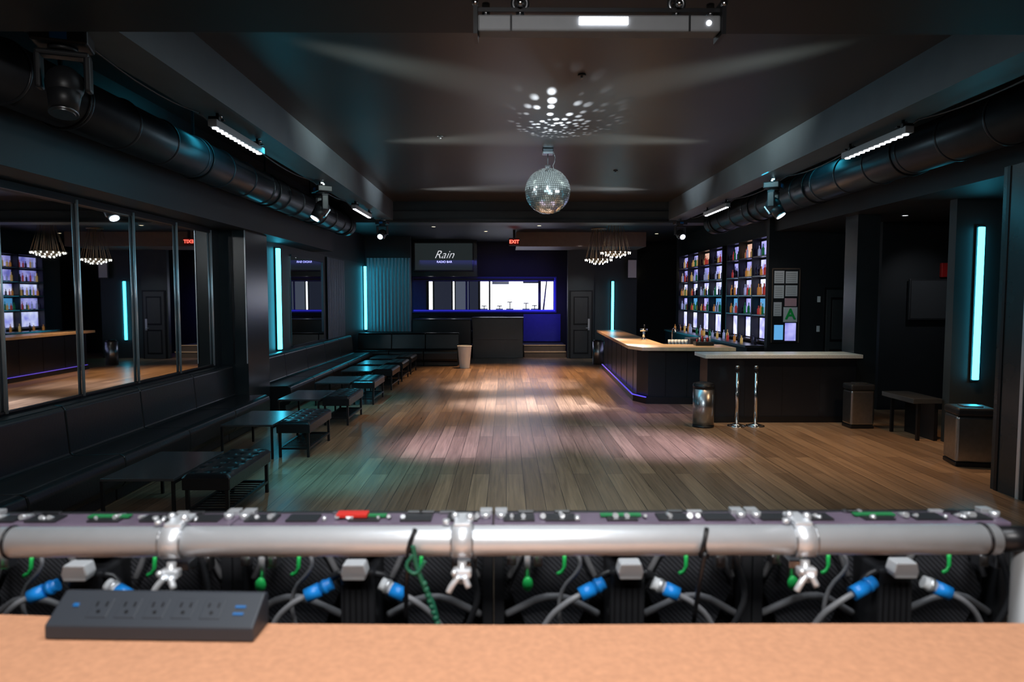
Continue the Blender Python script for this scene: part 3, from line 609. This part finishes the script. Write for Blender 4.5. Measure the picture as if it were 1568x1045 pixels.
def led_panel(cx, seed):
    rnd = random.Random(seed)
    t = MB('led_video_panel'); y0, y1, zt = 1.26, 1.36, 1.568
    x0, x1 = cx-.249, cx+.249
    t.box(x0, x1, y1-.012, y1, 1.07, zt, 'blackp', .002)
    t.box(x0, x1, y0+.02, y1-.012, zt-.022, zt, 'purp', .004)
    t.box(x0, x1, y0+.02, y1-.012, 1.07, 1.095, 'purp', .004)
    for a in (x0, x1-.02): t.box(a, a+.02, y0+.02, y1-.012, 1.09, zt-.02, 'blackp', .003)
    t.box(x0+.02, x1-.02, y1-.03, y1-.012, 1.09, zt-.02, 'carbon')
    for a in (-.2, -.12, .0, .1, .19): t.box(cx+a-.03, cx+a+.03, y0+.03, y1-.03, zt, zt+.004, 'blackp', .001)
    for a in (-.235, .235): t.cyl((cx+a, 1.31, zt), (cx+a, 1.31, zt+.012), .009, 'post', seg=12); t.box(cx+a-.012, cx+a+.012, 1.33, 1.35, zt, zt+.010, 'post', .001)
    for k in range(12):
        a = rnd.uniform(-.22, .22); t.cyl((cx+a, 1.29+rnd.random()*.05, zt), (cx+a, 1.3, zt+.008), rnd.uniform(.003, .006), 'post', seg=10)
    for k in range(4):
        a = rnd.uniform(-.2, .2); t.box(cx+a-.015, cx+a+.015, 1.335, 1.345, zt, zt+.006, rnd.choice(['post', 'steel']), .001)
    t.box(cx-.04, cx+.04, y1-.05, y1-.035, zt+.003, zt+.006, 'greend')
    for s in (-1, 1):
        hx = cx+s*.135
        hexa = [(hx+.085*math.cos(a), 1.42+.1*math.sin(a)) for a in [math.pi/3*k for k in range(6)]]
        X = Matrix.Translation((0, y1-.03, 0)) @ Matrix.Rotation(math.pi/2, 4, 'X')
        t.prism(hexa, 0, .02, 'carbon', .003, X)
        t.tube([(hx-.085, 1.31, 1.45), (hx-.05, 1.30, 1.525), (hx+.05, 1.30, 1.525), (hx+.085, 1.31, 1.45)], .006, 'greyc', sub=2)
        t.tube([(hx-.09, 1.3, 1.38), (hx, 1.27, 1.44), (hx+.09, 1.3, 1.38)], .007, 'greyc', sub=2)
    t.box(cx-.032, cx+.032, y0-.03, y1-.03, 1.10, 1.495, 'blackp', .006)
    for k in range(5): t.box(cx-.026+.011*k, cx-.023+.011*k, y0-.032, y0-.03, 1.2, 1.47, 'black')
    v = [(-.020, -.0), (.020, 0), (.024, .012), (.019, .03), (-.019, .03), (-.024, .012)]
    t.prism([(cx+p[0], p[1]) for p in v], 0, .03, 'whitep', .003, Matrix.Translation((0, y0-.03, 1.490)) @ Matrix.Rotation(math.pi/2, 4, 'X'))
    t.box(cx-.03, cx+.03, y0-.012, y0+.08, 1.522, 1.532, 'blackp', .002)
    for s in (-1, 1): t.tube([(cx+s*.03, y0-.02, 1.488), (cx+s*.05, y0-.02, 1.482), (cx+s*.066, y0-.02, 1.455)], .007, 'blackp')
    for s in (-1, 1):
        a = Vector((cx+s*.045, y0-.035, 1.475)); b = Vector((cx+s*.09, y0-.045, 1.456)); d = (b-a)
        t.cyl(a, a+d*.45, .0115, 'whitep' if s > 0 else 'bluep', seg=16); t.cyl(a+d*.45, b, .013, 'bluep', seg=16); t.cyl(a+d*.2, a+d*.35, .0135, 'bluep' if s < 0 else 'post', seg=12)
        t.tube([b, b+d*.5, Vector((cx+s*.15, y0-.04, 1.41)), Vector((cx+s*.175, y0-.03, 1.34)), Vector((cx+s*.16, y0, 1.2))], .0055, 'greyc', sub=2)
    for s in (-1, 1):
        gx = cx+s*.115
        t.tube([(gx, y0+.0, 1.515), (gx-.001, y0-.004, 1.485), (gx-.014, y0-.004, 1.478)], .0038, 'green')
    t.sph((cx-.185, y0-.01, 1.462), (.010, .008, .014), 'green'); t.cyl((cx-.185, y0, 1.47), (cx-.185, y0, 1.53), .006, 'post')
    for k, a in enumerate((-.215, -.165, .18, .21)): t.cyl((cx+a, y0, 1.50), (cx+a, y0-.006, 1.545), .007, 'post', seg=12); t.box(cx+a-.009, cx+a+.009, y0-.005, y0+.02, 1.495-.003*k, 1.512, 'steel', .002)
    t.tube([(cx+.2, y0-.01, 1.53), (cx+.225, y0-.02, 1.45), (cx+.21, y0-.02, 1.40), (cx+.18, y0, 1.33)], .006, 'blackp', sub=2)
    t.tube([(cx-.1, y0, 1.53), (cx-.08, y0-.02, 1.50), (cx-.13, y0-.02, 1.45), (cx-.12, y0, 1.36)], .004, 'greyc', sub=2)
    t.box(x0, x1, y0+.03, y1, .0, 1.07, 'blackp', .003); t.box(x0+.004, x1-.004, y1, y1+.004, .02, zt-.004, 'black')
    return t.done()
for k in range(5): led_panel(-1.275+.5*k, k)
MB('red_cable_label').box(-.33, -.27, 1.30, 1.325, 1.573, 1.58, 'redp', .001).done()
MB('steel_conduit').cyl((.935, 1.08, .45), (.935, 1.08, 1.50), .016, 'steel').done()

# ------------------------------------------------------------------ lights
W = bpy.data.worlds.new('world'); scn.world = W; W.use_nodes = True
W.node_tree.nodes['Background'].inputs[0].default_value = (.02, .03, .04, 1); W.node_tree.nodes['Background'].inputs[1].default_value = .3
CW = (.86, .93, 1); PU = (.60, .56, 1); WA = (1, .60, .30); TE = (.05, .7, 1)
spot('batten_spot', (-2.8, 7.3, 3.55), (-.5, 9.3, 0), 32, 2500, PU, 1, .2)
spot('batten_spot', (4.0, 7.5, 3.55), (2.0, 9.2, 0), 32, 2500, PU, 1, .2)
spot('batten_spot', (-2.8, 13.4, 3.55), (.1, 12.6, 0), 29, 3600, (.78, .80, 1), 1, .2)
spot('batten_spot', (4.0, 13.1, 3.55), (1.1, 12.8, 0), 29, 3600, (.78, .80, 1), 1, .2)
spot('batten_spot', (-2.8, 13.6, 3.55), (-.4, 15.4, 0), 27, 3000, (.85, .78, .9), 1, .2)
spot('batten_spot', (4.0, 13.6, 3.55), (.9, 15.8, 0), 27, 2600, (.85, .78, .9), 1, .2)
spot('batten_spot', (.5, 3.5, 3.25), (.6, 7.2, 0), 72, 560, (.60, .82, .92), 1.0)
# added spots beside the beams, without fixtures, for the ceiling streaks
for s, bx in ((1, -2.5), (-1, 3.65)):
    spot('ceiling_streak_spot', (bx, 5.5, 3.84), (bx+3.1*s, 7.9, 4.28), 22, 1500, (.82, 1, .95), 1, .14)
    spot('ceiling_streak_spot', (bx, 9.9, 3.84), (bx+3.1*s, 9.6, 4.28), 22, 1300, (.88, 1, .95), 1, .14)
    spot('ceiling_streak_spot', (bx, 14.2, 3.84), (bx+3.0*s, 13.9, 4.28), 24, 1700, (.9, .97, 1), 1, .14)
spot('ball_fill_spot', (-2.6, 9, 3.6), (.62, 10.3, 3.58), 14, 150, CW, .5)  # added spots to brighten the ball, no fixtures behind them
spot('ball_fill_spot', (3.5, 7, 3.4), (.62, 10.3, 3.58), 12, 200, CW, .5)
spot('ball_fill_spot', (.6, 4.0, 3.3), (.62, 10.3, 3.58), 6.2, 350, CW, .3)
g = spot('added_speckle_spot', (.62, 9.85, 3.25), (.72, 9.0, 4.2), 66, 520, CW, 1, .012)  # added spot; its dot mask imitates specks reflected off the ball
g.data.use_nodes = True; nt = g.data.node_tree; em = nt.nodes['Emission']
tc = nt.nodes.new('ShaderNodeTexCoord'); vo = nt.nodes.new('ShaderNodeTexVoronoi'); vo.inputs['Scale'].default_value = 15; vo.inputs['Randomness'].default_value = .6
cr = nt.nodes.new('ShaderNodeMapRange'); cr.inputs['From Min'].default_value = .40; cr.inputs['From Max'].default_value = .2
nt.links.new(tc.outputs['Normal'], vo.inputs['Vector']); nt.links.new(vo.outputs['Distance'], cr.inputs[0]); nt.links.new(cr.outputs[0], em.inputs['Strength'])
# teal washes
area('teal_wash', (-3.35, 8, 4.15), (-4.0, 8, 3.3), .25, 30, TE, sy=6)
area('teal_wash', (4.5, 10, 4.15), (4.9, 10, 3.3), .25, 38, TE, sy=8)
spot('teal_spot', (-2.7, 6.5, 3.5), (-1.8, 7.7, 0), 36, 420, TE, 1)
spot('teal_spot', (-3.2, 12, 3.3), (-2.7, 12.5, 0), 60, 200, TE, 1)
spot('teal_spot', (-2.4, 18.5, 3.6), (-3.9, 21.9, 2.0), 50, 130, TE, 1)
area('beam_wash', (.6, 8, 3.3), (-2.6, 9, 4.0), 1.2, 14, (.6, .85, 1), sy=.4)
area('beam_wash', (.6, 8, 3.3), (3.8, 9, 4.0), 1.2, 13, (.5, .85, 1), sy=.4)
# warm house lights
spot('house_downlight', (5.2, 8.3, 3.25), (4.6, 8.6, 0), 100, 190, WA, 1, .1)
spot('house_downlight', (3.4, 10.0, 3.7), (3.8, 9.2, 0), 75, 190, WA, 1, .1)
spot('house_downlight', (1.8, 18, 3.6), (1.0, 17.4, 0), 90, 750, WA, 1, .1)
spot('house_downlight', (-.8, 19.5, 3.8), (-.3, 18.0, 0), 80, 700, WA, 1, .1)
spot('house_downlight', (.6, 14.5, 3.7), (.6, 13.5, 0), 75, 230, WA, 1, .1)
spot('house_downlight', (-1.6, 12, 3.7), (-1.2, 11.8, 0), 60, 300, WA, 1, .1)
spot('house_downlight', (-1.2, 8, 3.7), (-1.7, 9.5, 0), 45, 90, WA, 1, .1)
spot('house_downlight', (3.0, 14.5, 3.6), (3.0, 13.8, 1.0), 70, 600, (1, .72, .45), 1, .1)
spot('house_downlight', (4.5, 10.3, 3.6), (4.5, 11.2, 1.0), 60, 150, (1, .9, .75), 1, .1)
spot('purple_accent', (2.0, 11.0, 3.6), (2.2, 11.8, 0), 48, 260, (.45, .25, 1), 1, .1)
spot('notice_fill_spot', (5.0, 12.6, 3.6), (5.6, 13.75, 1.9), 50, 90, (1, .95, .9), 1, .1)  # added to brighten the notice papers, no lamp there
spot('recess_fill_spot', (6.9, 10.6, 3.25), (7.3, 11.95, 1.7), 70, 30, (.9, .95, 1), 1, .05)  # added spot to lift the dark recess and its screen
spot('door_light', (2.2, 20.3, 3.6), (2.45, 22.2, 1.2), 60, 90, (.9, .95, 1), 1, .1)
spot('step_fill_spot', (1.3, 20.8, 3.4), (1.3, 22.7, .2), 36, 130, (1, .8, .6), 1, .1)  # added spot that brightens the steps
area('blue_wash', (-.7, 23.3, 3.2), (-.7, 24.4, 1.8), 4.5, 8, (.15, .15, 1), sy=.2)
area('blue_wash', (1.3, 23.2, 2.0), (1.3, 24.4, .8), 1.0, 9, (.15, .12, 1), sy=.2)
area('house_fill', (.5, 9, 4.15), (.5, 9, 0), 5, 44, (.8, .93, 1), sy=9)
area('booth_worklight', (0, -.5, 3.5), (0, 1.2, 1.5), 1.6, 76, (1, .97, .94), sy=.5)
area('booth_worklight', (0, .9, 3.5), (0, 1.2, 1.5), 1.8, 34, (.92, .96, 1), sy=.3)

# ------------------------------------------------------------------ camera
cam = bpy.data.cameras.new('camera'); co = bpy.data.objects.new('camera', cam); scn.collection.objects.link(co); scn.camera = co
co.location = (0, 0, 2.0); co.rotation_euler = (math.radians(90-3.67), 0, math.radians(-.49))
cam.lens = 24; cam.sensor_width = 36; cam.clip_start = .05
cam.dof.use_dof = True; cam.dof.focus_distance = 10.5; cam.dof.aperture_fstop = 4.0
